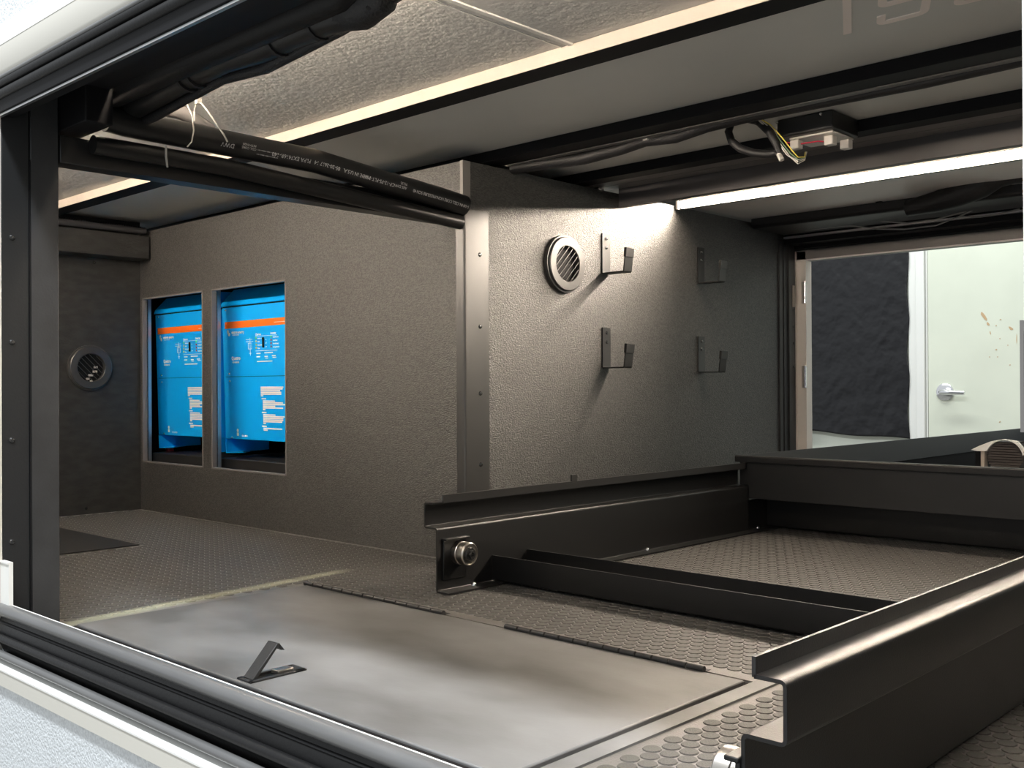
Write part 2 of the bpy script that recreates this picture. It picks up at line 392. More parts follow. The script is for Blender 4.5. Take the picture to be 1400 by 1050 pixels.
# ================================================================== FLOOR STUDS
def outline_ok(x, y):
    if y > 1.47 and x < -1.55: return False
    if -1.60 < x < -.615 and y < 1.143: return False
    if y < .692 or y > 2.86 or x < -2.93 or x > .0: return False
    if -2.71 < x < -2.255 and .66 < y < 1.145: return False
    if x < -1.555 and y < .67: return False
    return True
P0 = .0210; pts = []
for j in range(-2, 130):
    y = .6745+j*P0*math.sqrt(3)/2
    for i in range(-2, 150):
        x = -2.9485+(i+.5*(j % 2))*P0
        if outline_ok(x, y): pts.append((x, y))
NS = 12
def stud_arrays(zt=.0011, r0=.0099, r1=.0092):
    a = np.arange(NS)*2*PI/NS
    lo = np.stack([r0*np.cos(a), r0*np.sin(a), np.zeros(NS)], 1); hi = np.stack([r1*np.cos(a), r1*np.sin(a), np.full(NS, zt)], 1)
    return np.concatenate([lo, hi])
base = stud_arrays()
bf = [(k, (k+1) % NS, NS+(k+1) % NS, NS+k) for k in range(NS)] + [tuple(range(NS, 2*NS))]
def seen(x, y):
    d = np.array([x, y, 0.])-EYE; f = d@fw
    u = 700+F_PX*(d@rt)/f; v = 525-F_PX*(d@up)/f
    if not (0 < u < 1395 and v < 1055): return None
    if -.52 < x < -.33 and y < 2.3 and not (x < -.40): return None
    return f
ranked = sorted([(seen(*p) or 99, p) for p in pts])
near = [p for f, p in ranked[:300]]; rest = [p for f, p in ranked[300:]]
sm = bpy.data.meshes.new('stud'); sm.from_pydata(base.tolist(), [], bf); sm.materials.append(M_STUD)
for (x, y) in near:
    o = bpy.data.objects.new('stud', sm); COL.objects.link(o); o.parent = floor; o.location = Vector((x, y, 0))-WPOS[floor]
R = np.array([(x, y, 0) for x, y in rest]); V = (R[:, None, :]+base[None]).reshape(-1, 3)
fs = []
for i in range(len(rest)):
    n = i*2*NS; fs += [tuple(q+n for q in f) for f in bf]
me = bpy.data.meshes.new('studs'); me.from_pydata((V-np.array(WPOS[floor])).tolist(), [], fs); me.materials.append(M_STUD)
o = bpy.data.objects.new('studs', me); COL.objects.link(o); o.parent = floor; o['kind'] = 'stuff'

# ================================================================== LEFT COLUMN
c = thing('column', (-1.60, .615, 0), 'charcoal steel column at the left end of the near hatch opening', 'column')
MB().box(-1.640, -1.562, .6135, .655, 0, CZ-.001).build('post', M_COLUMN, c, .0015)
fp = MB().box(-1.640, -1.5625, .573, .6115, 0, CZ-.001).build('faceplate', M_COLUMN2, c, .001, label='blacker screwed plate along the outer side')
MB().box(-1.566, -1.5612, .6114, .6136, 0, .70).build('sealant_bead', M_DARK, c)
for v in (325, 468, 602, 741):
    p = at('x', -1.5625, 16.5, v); MB().lathe((-1.5625, p[1], p[2]), 'x', [(0, .003), (.003, .0025), (.0045, 0), (0, 0)], 12).build('screw', M_SCREW, fp)

# ================================================================== HATCH LID
lid = thing('hatch_lid', (-1.11, .89, 0), 'large scuffed dark grey hatch lid lying flush in the studded floor', 'lid')
MB().box(-1.567, -.661, .682, 1.103, -.012, .003).build('panel', M_LID, lid, .002)
for (a, c2) in ((-1.575, -1.200), (-1.066, -.718)):
    n = 13; hg = MB().box(a, c2, 1.104, 1.118, .0005, .0026).build('hinge', M_MATT, lid, label='black piano hinge along the rear edge of the lid')
    for i in range(n):
        xa = a+(c2-a)*i/n; MB().cyl((xa+.0012, 1.1045, .0052), (xa+(c2-a)/n-.0012, 1.1045, .0052), .0042, 10).build('hinge_knuckle', M_BLACK2, hg)
lx0, lx1, ly0, ly1 = -1.122, -1.091, .668+.018, .768
d = MB().box(lx0, lx0+.006, ly0, ly1, .003, .0055).box(lx1-.006, lx1, ly0, ly1, .003, .0055).box(lx0, lx1, ly0, ly0+.006, .003, .0055).box(lx0, lx1, ly1-.016, ly1, .003, .0055)
lt = d.build('paddle_latch', M_BLACK2, lid, .0008, label='black paddle latch with its lever standing open')
MB().box(lx0+.005, lx1-.005, ly0+.005, ly1-.015, .0029, .0034).build('dish', M_DARK, lt)
lv = MB(); a = math.radians(38)
ca, sa = math.sin(a), math.cos(a)                  # lever leans towards the camera end hinge
L0 = (ly0+.006, .0055); L1 = (ly0+.042, .044)
lv.prism([L0, L1, (L1[0]+.004, L1[1]-.001), (L0[0]+.006, L0[1])], 'x', lx0+.005, lx1-.005)
lv.prism([(L1[0]-.001, L1[1]), (L1[0]+.004, L1[1]-.001), (L1[0]+.012, L1[1]-.011), (L1[0]+.006, L1[1]-.010)], 'x', lx0+.007, lx1-.007)
lv.build('lever', M_BLACK2, lt, .0006)
MB().box(lx0+.008, lx1-.008, ly1-.038, ly1-.014, .0034, .0085).build('bolt', M_STEEL, lt, .001)
MB().lathe((lx0+.012, ly1-.012, .0055), 'z', [(0, .002), (.002, .0016), (.003, 0), (0, 0)], 10).build('rivet', M_CHROME, lt)
# small second lid at the far left
q = MB().box(-2.70, -2.264, .69, 1.132, .0005, .003).build('floor_plate', M_MATT, None, .001)
tag(q, 'plain black plate let into the studded floor below the left wall vent', 'plate')

# ================================================================== SLIDE RAILS
def rail(sgn, xw, xo, xi, ya, yb, label):
    t = thing('slide_rail', (xw, ya, 0), label, 'rail', 'bent black steel slide rails')
    pts = [(xw+sgn*.031, .0035), (xw, .0035), (xw, .114), (xo, .114), (xo, .157), (xi, .157)]
    MB().prism(sheet(pts, .003, .0035), 'y', ya, 2.2585).prism(sheet([pts[0], pts[1], (xw, .079)], .003, .0035), 'y', 2.2587, yb).build('rail_channel', M_BLACK, t, angle=.9)
    off = .022 if sgn > 0 else 0
    MB().prism(sheet([(xi, .1565), (xi, .171)], .003), 'y', ya+off, 2.2585).build('top_lip', M_BLACK2, t)
    return t
RL = rail(1, -1.339, -1.370, -1.346, 1.215, 2.80, 'left black slide rail bolted down in front of the hook wall')
RR = rail(-1, -.385, -.352, -.376, .640, 2.80, 'right black slide rail in the foreground, its end nearest the camera')
MB().box(-1.348, -1.344, 1.588, 1.604, .168, .184).build('stop_tab', M_BLACK2, RL)
for u, v in ((648, 800), (885, 752), (1036, 722), (1057, 718)):
    p = at('z', .005, u, v); MB().lathe((min(p[0], -1.322), p[1], .005), 'z', [(0, .006), (.003, .0055), (.0048, .003), (.0052, 0), (0, 0)], 12).build('bolt', M_CHROME, RL)
def roller(parent, x, s, y, z):
    pl = MB(); pl.prism([(y-.036, z-.045), (y+.020, z-.045), (y+.022, z+.026), (y-.034, z+.026)], 'x', x, x+s*.004)
    pl.prism([(y-.036, z+.024), (y+.022, z+.024), (y+.022, z+.028), (y-.036, z+.028)], 'x', x, x+s*.012).build('roller_plate', M_BLACK, parent, .001)
    r = MB().lathe((x+s*.004, y, z), 'x', [(0, 0), (.0195, 0), (.0205, s*.002), (.0205, s*.012), (.0195, s*.013), (.0195, s*.015), (.0205, s*.016), (.0205, s*.029), (.0185, s*.031), (.0175, s*.0290), (0, s*.0290)], 32).build('roller', M_STEEL, parent)
    MB().lathe((x+s*.033, y, z), 'x', [(0, 0), (.0125, 0), (.0125, s*.002), (.011, s*.004), (0, s*.004)], 24).build('washer', M_BLACK2, r)
    MB().lathe((x+s*.037, y, z), 'x', [(.0036, 0), (.0075, 0), (.0075, s*.004), (.0036, s*.004)], 6).build('bolt_head', M_BLACK2, r)
roller(RL, -1.3374, 1, 1.262, .068)
roller(RR, -.3866, -1, .672, .070)
cb = MB().prism(sheet([(1.352, .052), (1.352, .0075), (1.447, .0075), (1.447, .052)], .003, .003), 'x', -1.3365, -.3875).build('cross_channel', M_BLACK, None)
tag(cb, 'black open channel lying across the floor between the two slide rails', 'channel')

cb = MB().prism(sheet([(2.345, .080), (2.345, .0075), (2.44, .0075), (2.44, .080)], .003, .003), 'x', -1.3365, -.3875).build('cross_channel', M_BLACK, None)
tag(cb, 'black channel in the dark under the front of the sliding tray', 'channel')

# ================================================================== TRAY
ty, tx0, tx1, tye = 2.262, -1.369, -.356, 4.45
tr = thing('sliding_tray', (-.86, 3.3, .083), 'wide black steel tray on the rails, run out through the far hatch', 'tray')
MB().box(tx0+.004, tx1-.004, ty, ty+.003, .083, .172).build('front_panel', M_BLACK2, tr)
MB().prism([(ty-.011, .1725), (ty-.0115, .186), (ty-.009, .189), (ty+.004, .189), (ty+.007, .186), (ty+.007, .1725)], 'x', tx0-.004, tx1+.004).build('rim', M_BLACK2, tr, .0012)
for xa in (tx0, tx1-.003): MB().box(xa, xa+.003, ty+.008, tye, .119, .188).build('side_panel', M_SIDE, tr)
MB().box(tx0, tx1, tye, tye+.003, .119, .188).build('rear_panel', M_COLUMN, tr)
MB().box(tx0+.004, tx1-.004, ty+.008, tye-.001, .119, .1215).build('base', M_BASE, tr)
tm = MB().box(-.905, tx1-.02, 2.36, 2.68, .1217, .158).build('tray_mat', M_PALE)
tag(tm, 'flat light grey board lying in the black sliding tray', 'board')
# ribbed webbing roll under an arched plate
ix, iy, iz = -.842, 2.62, .185
it = thing('strap_winch', (ix, iy, .158), 'arched silver plate over a dark ribbed roll lying in the black tray', 'winch')
for k in range(7):
    MB().cyl((ix-.001*abs(k-3), iy-.03, 0), (ix, iy+.04, 0), .04, 24) if 0 else None
rb = MB()
prof = []
for k in range(15):
    prof += [(.036+(.0016 if k % 2 else 0), -.034+k*.0048)]
# roll stands upright: stacked layers
for k in range(11):
    z = .1585+k*.0062; rr = math.sqrt(max(0., .0395**2-(z-.188)**2))+.001
    rb.box(ix-rr, ix+rr, iy-.03, iy+.035, z, z+.0052)
rb.build('webbing_layers', M_WEB, it, kind='stuff')
ar = [(ix+.0415*math.cos(t)*1.0, .188+.0415*math.sin(t)) for t in np.linspace(.15, PI-.35, 18)]
outl = ar + [(ix-.062, .2015), (ix-.078, .2035), (ix-.058, .2140), (ix-.030, .2265), (ix, .2325), (ix+.030, .2285), (ix+.046, .21)]
MB().prism(outl, 'y', iy-.036, iy-.028).build('arched_plate', M_WHITE, it, .0008)
MB().box(ix-.055, ix-.046, iy-.033, iy-.01, .1585, .203).build('upright', M_BEIGE, it, .001)
MB().box(ix-.072, ix-.055, iy-.02, iy+.02, .1585, .203).build('base_block', M_DARK, it)

# ================================================================== CEILING BEAMS
def beam(ya, yb, z, label, xa=-3.14, xb=XR-.002):
    t = thing('ceiling_beam', ((xa+xb)/2, ya, z), label, 'beam', 'black beams across the ceiling')
    MB().box(xa, xb, ya, yb, z, CZ-.0005).build('bar', M_DARK, t, .001)
    return t
B1 = beam(1.150, 1.199, .840, 'first ceiling beam from the near hatch, black with a beige front face')
MB().box(-3.14, XR-.002, 1.1485, 1.150, .840, CZ-.0025).build('face_strip', M_BEIGE, B1, label='beige front face')
B2 = beam(1.551, 1.602, .840, 'second ceiling beam, plain black, just over the lettered ceiling panel')
MB().box(PX, XR-.002, 1.603, 1.618, .8385, .8445).build('grey_flange', M_GREYBAR, B2)
B3 = beam(1.860, 1.905, .840, 'third ceiling beam, behind the wired black box and in front of the lit strip', PX-.3)
MB().box(PX-.3, XR-.002, 1.9055, 1.955, .8435, .85).box(PX-.3, XR-.002, 1.9585, 2.0, .8435, .85).build('grey_flange', M_GREYBAR, B3)
struct(MB().box(PX+.0004, XR-.002, 2.001, 2.020, .7985, .8495).box(PX-.3, XR-.002, 2.020, 2.236, .8505, CZ-.0005), 'trim_27', M_PURP, .001)
struct(MB().box(PX+.004, XR-.002, 2.254, 2.60, .838, CZ-.0005), 'trim_28', M_PALE)
lg = thing('led_strip_light', (-.8, 2.24, .826), 'glowing warm white strip light running from the hook wall to the right', 'light')
MB().box(PX+.012, XR-.002, 2.2435, 2.2535, .8215, .8445).build('channel', M_BLACK2, lg, .0008)
MB().box(PX+.020, XR-.0025, 2.2400, 2.2434, .8240, .8420).build('diffuser', M_LED, lg, label='glowing diffuser')
MB().box(PX+.004, PX+.0118, 2.238, 2.2535, .8215, .8445).build('end_cap', M_PLASTIC, lg, .001)
l2 = thing('led_strip_light', (-1.3, .70, .836), 'warm strip light behind the near hatch header, hidden by the taped loom', 'light')
MB().box(-2.935, XR-.02, .6945, .704, .8345, .856).build('channel', M_ALU, l2)
MB().box(-2.935, XR-.02, .7045, .7075, .838, .852).build('diffuser', M_LED2, l2, label='glowing diffuser')
# cross beam and pipes towards the cabinet corner
xb = thing('cross_beam', (-1.58, 1.06, .703), 'black square beam from the left column to the cabinet corner under two pipes', 'beam')
MB().box(-1.60, -1.562, .657, 1.474, .703, .745).build('bar', M_BLACK, xb, .0015)
lp = MB().tube([(-1.546, .70, .7345), (-1.546, .93, .7345), (-1.546, 1.473, .703)], .0145, 24).build('pipe', M_PIPE)
tag(lp, 'plain black pipe beneath the printed black pipe at top left', 'pipe', 'black pipes at the cross beam')
cp = [at('x', -1.54, u, v) for u, v in ((145, 161), (170, 168), (200, 174), (255, 185), (310, 196), (370, 208), (430, 220), (520, 247), (600, 270), (634, 281))]
pp = thing('pipe', cp[4], 'thick black pipe with a line of pale printing, upper of the two at top left', 'pipe', 'black pipes at the cross beam')
MB().tube(cp, .0212, 28).build('pipe_wall', M_PIPE, pp)
# printing on the pipe reads from its far end, so it looks upside down from here
cl = np.array(cp); seg = np.linalg.norm(np.diff(cl, axis=0), axis=1); cum = np.concatenate([[0], np.cumsum(seg)])
def on_pipe(s):
    s = max(0, min(cum[-1]-1e-4, s)); i = int(np.searchsorted(cum, s, 'right')-1); i = min(i, len(seg)-1)
    k = (s-cum[i])/seg[i]; return cl[i]*(1-k)+cl[i+1]*k
def wrap(x, y, s0, ang0=-.20, r=.02135):
    p = on_pipe(s0-x); a = ang0-y/r
    return (p[0]+r*math.cos(a), p[1], p[2]+r*math.sin(a))
s_of = lambda u: float(np.interp(u, [145, 170, 200, 255, 310, 370, 430, 520, 600, 634], cum))
def ptxt(body, u_right, size, sp=1., ang=-.22): text_mesh(body, size, lambda x, y: wrap(x, y, s_of(u_right), ang), 'lettering', M_PTEXT, pp, sp)
ptxt('DWV', 312, .0105)
ptxt('CELL CORE\nASTM F628', 341, .0055)
ptxt('EX7416R-140', 400, .0100)
ptxt('PLPA', 416, .0100)
ptxt('17 14', 435, .0100)
ptxt('05-20-26', 455, .0095)
ptxt('MADE IN U.S.A.', 497, .0095)
ptxt('CP-12-PS-PLT-1 UP', 530, .0095)
ptxt('ABS DWV\nPLUS', 546, .0075)
ptxt('1-1/4 IN. CELL CORE NON-PRESSURE SCH 40', 632, .0085, .9)
bc = MB()
for i in range(24):
    xa = i*.0018; wd = random.choice((.0006, .0010, .0014)); s0 = s_of(372)
    bc.add([wrap(xa, 0, s0, -.25), wrap(xa+wd, 0, s0, -.25), wrap(xa+wd, .009, s0, -.25), wrap(xa, .009, s0, -.25)], [(0, 1, 2, 3)])
bc.build('barcode', M_PTEXT, pp, smooth=False)
gs = MB().box(-1.60, -1.475, .657, .699, .75, CZ-.001).build('corner_filler', M_DARK, None, .002)  # black block put in to keep the gap beside the column dark
tag(gs, 'black corner filler block added at the top of the left column behind the loom', 'filler')
# cable ties
def tie(path, r, label, head=None, nm='cable_tie'):
    t = MB().tube(path, r, 8)
    if head: t.box(head[0]-.004, head[0]+.004, head[1]-.004, head[1]+.004, head[2]-.005, head[2]+.005)
    return tag(t.build(nm, M_TIE), label, 'cable tie', 'cable ties at top left')
P = lambda u, v, x=-1.512: at('x', x, u, v)
tie([P(241, 133, -1.55), P(248, 134, -1.54), P(256, 143, -1.52), P(263, 158), P(265, 178), P(262, 194), P(256, 201, -1.516)], .0012, 'pale cable tie curving over the printed pipe down to its underside')
tie([P(266, 166, -1.525), P(266, 150, -1.53), P(269, 142, -1.53), P(275, 141, -1.52), P(284, 152, -1.51), P(296, 170, -1.505), P(306, 184, -1.505), P(311, 194, -1.507)], .0014, 'pale cable tie with a square head, its tail lying across the printed pipe', P(271, 138, -1.525))
tie([P(227, 199, -1.515), P(227, 214, -1.517), P(229, 229, -1.518)], .0017, 'short cable tie tail hanging between the two pipes at top left')
# pale hose bits behind the ties
sh = MB().tube([P(185, 152, -1.575), P(215, 147, -1.57), P(245, 152, -1.565), P(272, 166, -1.56), P(292, 176, -1.558)], [.010, .012, .013, .010, .006], 14).build('hose', M_GREYBAR)
tag(sh, 'short grey hose end between the wiring loom and the printed pipe', 'hose')

# ================================================================== WIRING LOOM along the near header
lm = thing('wiring_loom', (-1.25, .755, .80), 'thick black taped wiring loom along the top of the near hatch', 'loom')
cx = [-1.558, -1.53, -1.45, -1.364, -1.265, -1.174, -1.10, -1.03, -.97, -.93, -.905]
cz = [.801, .803, .808, .8135, .8165, .812, .813, .814, .812, .818, .836]
rr = [.021, .022, .022, .021, .0205, .022, .0215, .0225, .026, .024, .014]
MB().tube([(x, .757, z) for x, z in zip(cx, cz)], rr, 18).build('sleeve', M_PIPE, lm)
MB().tube([(-1.556, .772, .782), (-1.50, .774, .781), (-1.40, .776, .7905), (-1.30, .775, .7985), (-1.19, .775, .792), (-1.10, .775, .797), (-1.02, .772, .802), (-.95, .768, .812), (-.86, .764, .821), (-.70, .764, .838)], [.007, .0075, .007, .0075, .009, .008, .009, .012, .012, .010], 12).build('side_cable', M_TAPE, lm)
for i, x in enumerate((-1.36, -1.335, -1.13, -1.045)):
    z = float(np.interp(x, cx, cz)); MB().tube([(x-.004, .757, z), (x+.004, .757, z)], .0245, 18).build('tape_band', M_TAPE, lm)
tp = MB().tube([(-1.0, .757, .814), (-.965, .757, .812), (-.93, .757, .818), (-.912, .757, .832)], [.024, .029, .027, .017], 16).build('cloth_wrap', M_TAPE, lm)
MB().tube([(-.935, .745, .800), (-.928, .742, .795)], .003, 8).build('tie_end', M_TAPE, lm)
MB().tube([(-1.555, .722, .812), (-1.3, .720, .813), (-1.1, .720, .813), (-.96, .722, .815), (-.90, .724, .827), (-.6, .722, .840)], [.021, .021, .021, .021, .012, .009], 12).build('upper_cable', M_RUBBER, lm)

# ================================================================== LEFT BAY DUCT AND CONDUITS
du = MB().box(XL+.001, -2.880, .67, 1.474, .745, .815).build('cable_duct', M_WALLB, None, .003)
tag(du, 'long black box duct along the top of the left wall', 'duct')
def corr(path, r, label):
    path = [Vector(p) for p in path]; pts = []; rr = []
    for a, b2 in zip(path[:-1], path[1:]):
        n = max(2, int((b2-a).length/.0035))
        for k in range(n): pts.append(a+(b2-a)*k/n)
    rr = [r*(1 if i % 2 else .86) for i in range(len(pts))]
    return tag(MB().tube(pts, rr, 10).build('corrugated_conduit', M_CORR, angle=3), label, 'conduit', 'ribbed conduits on the left duct')
corr([(-2.895, .70, .829), (-2.893, 1.1, .829), (-2.89, 1.47, .829)], .011, 'ribbed black conduit lying along the front edge of the left duct')
corr([(-2.925, .70, .836), (-2.922, 1.1, .836), (-2.92, 1.47, .835)], .012, 'ribbed black conduit lying behind the front one on the left duct')

# ================================================================== VENTS
def vent(xw, y, z, ro, ri, sgn, label, blobs=False):
    t = thing('round_vent', (xw, y, z-ro), label, 'vent', 'round louvred vents')
    MB().lathe((xw+.0005, y, z), 'x', [(ro, 0), (ro, .009), (ro-.0035, .0095), (ro-.0035, .0125), (ro-.0055, .0150), (ri+.0012, .0150), (ri, .0140), (ri, 0)], 56).build('rim', M_TRIM, t, angle=.35)
    MB().lathe((xw+.0005, y, z), 'x', [(0, 0), (ri-.0003, 0), (ri-.0003, .001), (0, .001)], 40).build('back_disc', M_DARK, t)
    n = 7; q = math.sqrt(.5)
    for i in range(n):
        o = -ri+2*ri*(i+.5)/n; h = math.sqrt(ri*ri-o*o)-.0006
        # slat runs along (1, sgn)/sqrt2 in (y, z); offset across it
        dy, dz = q, sgn*q; ny, nz = -sgn*q, q
        e = .0006
        poly = [(y+ny*(o+s2*e)+dy*s1*h, z+nz*(o+s2*e)+dz*s1*h) for s1, s2 in ((-1, -1), (1, -1), (1, 1), (-1, 1))]
        MB().prism(poly, 'x', xw+.0124, xw+.0138).build('slat', M_TRIM, t)
    if blobs:
        for (uu, vv, l) in ((131, 502, .011), (130, 508, .013), (124, 513, .014), (120, 518, .010), (125, 521, .008)):
            p = at('x', xw+.004, uu, vv); MB().box(xw+.002, xw+.0045, p[1]-l/2, p[1]+l/2, p[2]-.003, p[2]+.003).build('light_glimpse', M_PLASTIC, t)  # pale pieces stand in for light glimpsed through the slats
vc = at('x', PX+.008, 773.5, 361)
vent(PX, vc[1], vc[2], .0655, .0408, 1, 'round black vent with slanted slats on the hook wall')
vent(XL, 1.323, .424, .0655, .0405, -1, 'round black vent low on the dark left wall', True)
for (u, v) in ((129, 359), (118, 695)):
    p = at('x', XL, u, v); MB().lathe((XL, p[1], p[2]), 'x', [(0, .003), (.003, .0022), (.004, 0), (0, 0)], 10).build('screw', M_SCREW, wl)

# ================================================================== HOOKS
def hook(y, zt, zb, label):
    t = thing('wall_hook', (PX, y+.015, zb), label, 'hook', 'flat bar hooks on the hook wall')
    MB().prism(sheet([(PX+.002, zt), (PX+.002, zb+.0015), (PX+.066, zb+.0015), (PX+.072, zb+.054)], .003, .003), 'y', y, y+.030).build('bar', M_BLACK2, t, angle=.9)
    MB().prism([(PX+.0665, zb+.036), (PX+.0735, zb+.035), (PX+.076, zb+.057), (PX+.0685, zb+.0575)], 'y', y-.0008, y+.0308).build('tip_cap', M_BLACK2, t, .0008)
    for k in (.012, .034):
        MB().lathe((PX+.0036, y+.015, zt-k), 'x', [(0, .003), (.003, .0026), (.0042, 0), (0, 0)], 12).build('screw', M_SCREW, t)
    return t
hp = [at('x', PX, u, v) for u, v in ((822, 319), (825, 375), (822.5, 448), (953, 338), (953.5, 460))]
h1 = hook(hp[0][1], hp[0][2], hp[1][2], 'flat black wall hook, upper one beside the round vent')
def hk(y, zt, label):
    c = copy_tree(h1); c.location = h1.location + Vector((0, y-hp[0][1], zt-hp[0][2])); c['label'] = label
hk(hp[2][1], hp[2][2], 'flat black wall hook, lower one on the side of the round vent')
hk(hp[3][1], hp[3][2], 'flat black wall hook in the shadow under the end of the lit strip')
hk(hp[4][1], hp[4][2], 'flat black wall hook, lower one on the side of the far hatch')

# ================================================================== INVERTERS
iv = thing('power_inverter', (-2.445, 1.56, .178), 'blue power inverter in the right of the two cabinet openings', 'inverter', 'blue inverters in the cabinet')
A0, A1, YF = -2.620, -2.270, 1.558
MB().box(A0, A1, YF, 1.80, .219, .5905).build('housing', M_BLUE, iv, .002)
hd = MB(); e = .016
hd.add([(A0-.003, YF-.004, .594), (A1+.003, YF-.004, .594), (A1+.003, 1.80, .594), (A0-.003, 1.80, .594),
        (A0-.003, YF+.001, .606), (A1+.003, YF+.001, .606), (A1+.003, 1.80, .606), (A0-.003, 1.80, .606),
        (A0+e, YF+.030, .643), (A1-e, YF+.030, .643), (A1-e, 1.79, .643), (A0+e, 1.79, .643)],
       [(3, 2, 1, 0), (0, 1, 5, 4), (1, 2, 6, 5), (2, 3, 7, 6), (3, 0, 4, 7), (4, 5, 9, 8), (5, 6, 10, 9), (6, 7, 11, 10), (7, 4, 8, 11), (8, 9, 10, 11)])
hd.build('hood', M_BLUE, iv, .002)
MB().box(A0+.002, A1-.002, YF+.002, 1.79, .5903, .5942).build('hood_gap', M_DARK, iv)
MB().box(A0+.012, A1-.012, YF-.0006, YF+.001, .3945, .3957).build('panel_seam', M_DARK, iv)
bk = MB().box(A0, A0+.003, YF, 1.70, .178, .2192)
bk.add([(A0, YF, .1775), (A0+.085, YF+.004, .1815), (A0+.003, YF+.09, .1775), (A0, YF, .1800), (A0+.085, YF+.004, .184), (A0+.003, YF+.09, .18)], [(0, 2, 1), (3, 4, 5), (0, 1, 4, 3), (1, 2, 5, 4), (2, 0, 3, 5)])
bk.build('foot_bracket', M_BLUE, iv)
MB().box(A1-.003, A1, YF, 1.70, .178, .2192).build('foot_bracket', M_BLUE, iv)
MB().box(A0+.014, A1-.002, YF-.0008, YF+.001, .531, .550).build('orange_stripe', M_ORANGE, iv, label='orange stripe with a white mark at its right end')
yf = YF-.0009
def itx(body, u, v, size, nm='lettering', m=None, sp=1.):
    x, _, z = at('y', 1.56, u, v); text_mesh(body, size, lambda a, b2: (x+a, yf, z+b2), nm, m or M_PRINT, iv, sp, bold=.035*size)
itx('victron energy', 316.5, 456.5, .0118, sp=.95); itx('BLUE POWER', 318, 459, .0045, sp=1.3)
lx, _, lz = at('y', 1.56, 312.5, 455.5)
MB().prism(circ((lx-.003, lz+.004), .0052, 14), 'y', yf-.0002, yf+.0003).prism(circ((lx+.003, lz-.004), .0052, 14), 'y', yf-.0002, yf+.0003).prism([(lx-.006, lz+.006), (lx+.006, lz-.006), (lx+.001, lz-.008), (lx-.008, lz+.001)], 'y', yf-.0002, yf+.0003).build('emblem', M_PRINT, iv)
itx('Quattro', 316, 492, .0135); itx('48/10000/140', 317, 496.5, .0062)
itx('Charger', 349, 458.5, .0085); itx('Inverter', 369.5, 456.5, .0085)
for k, (a, b2) in enumerate((('mains on', 'inverter on'), ('bulk', 'overload'), ('absorption', 'low battery'), ('float', 'temperature'))):
    itx(a, 352, 463.5+k*4.5, .0058); itx(b2, 373, 461.5+k*4.5, .0058)
    for (u, m) in ((350, (M_GREEN, M_YELLOW, M_YELLOW, M_YELLOW)[k]), (370.5, (M_GREEN, M_RED, M_RED, M_RED)[k])):
        x, _, z = at('y', 1.56, u, (462 if u < 360 else 460)+k*4.5)
        MB().lathe((x, yf, z), 'y', [(0, -.001), (.0026, -.0008), (.003, 0), (0, 0)], 10).build('indicator_lamp', m, iv)
x, _, z = at('y', 1.56, 360, 468); MB().box(x-.0035, x+.0035, yf-.003, yf, z-.014, z+.014).build('switch', M_DARK, iv, .001)
itx('on\n\noff\n\nchg', 362.5, 464.5, .0050)
wm = MB()
def bar(u0, v, wd, hh): x, _, z = at('y', 1.56, u0, v); wm.box(x, x+wd, yf-.0002, yf+.0002, z-hh, z)
for (u, v, wd, hh) in [(336, 464, .032, .0012), (336, 467, .036, .0012), (349, 459.5, .105, .0008), (349, 479.5, .105, .0012), (350, 482.5, .02, .003), (361, 481.5, .04, .003), (350, 487, .018, .003), (361, 486.5, .016, .003), (362, 489, .014, .002), (371, 485.5, .018, .003), (372, 488, .018, .002), (350.5, 493.5, .074, .0028), (375, 440, .06, .0012)]: bar(u, v, wd, hh)
cxp, _, czp = at('y', 1.56, 341.5, 474)
for (dx, dz, w2, h2) in [(0, 0, .0012, .05), (-.009, .01, .018, .0012), (-.009, -.006, .018, .0012), (-.009, .002, .0012, .016), (.008, .002, .0012, .016), (-.005, -.018, .010, .0012)]:
    wm.box(cxp+dx, cxp+dx+w2, yf-.0002, yf+.0002, czp+dz-h2/2, czp+dz+h2/2)
rng = random.Random(7); vv = 528.5
for blk, nl in enumerate((6, 6, 6, 2)):
    if blk: bar(355.5, vv, .022, .0035); vv += 3.1
    for k in range(nl):
        last = k == nl-1; x0 = 354.5 if blk == 0 else 357
        L = (.012 if blk < 3 else .02) if last else rng.choice((.098, .104, .108, .092, .06))
        if blk: L *= .97
        bar(x0+vv*.004-2, vv, L, .0036); vv += 2.35
    vv += 1.6
wm.build('printed_text', M_PRINT, iv, smooth=False, kind='stuff')
ex, _, ez = at('y', 1.56, 322, 592)
MB().prism(circ((ex, ez+.007), .005, 14), 'y', yf-.0002, yf+.0002).box(ex-.005, ex+.005, yf-.0002, yf+.0002, ez-.008, ez+.001).build('approval_mark', M_PRINT, iv)
itx('CE  UKCA', 327.5, 597, .0068)
for (u, v) in ((309, 424), (312, 511), (312.5, 521), (314, 598)):
    x, _, z = at('y', 1.56, u, v); MB().lathe((x, YF-.0005, z), 'y', [(0, -.002), (.002, -.0016), (.003, 0), (0, 0)], 10).build('screw', M_CHROME, iv)
iv2 = copy_tree(iv); iv2.location = iv.location + Vector((-.391, 0, 0)); iv2['label'] = 'blue power inverter in the left of the two cabinet openings'
for o in (iv, iv2): o.rotation_euler = (math.radians(1.6), 0, 0); o.location.y += .012
for ua, ub, lab in ((289.5, 296.5, 'bright metal angle upright at the left edge of the right cabinet opening'), (195, 201, 'bright metal angle upright at the left edge of the left cabinet opening')):
    xa, xc = at('y', 1.512, ua, 500)[0], at('y', 1.512, ub, 500)[0]
    an = MB().prism(sheet([(xa, 1.540), (xa, 1.512), (xc, 1.512)], .0025, .002), 'z', .1, .66).build('angle_upright', M_UPR)
    tag(an, lab, 'bracket', 'metal uprights in the cabinet')
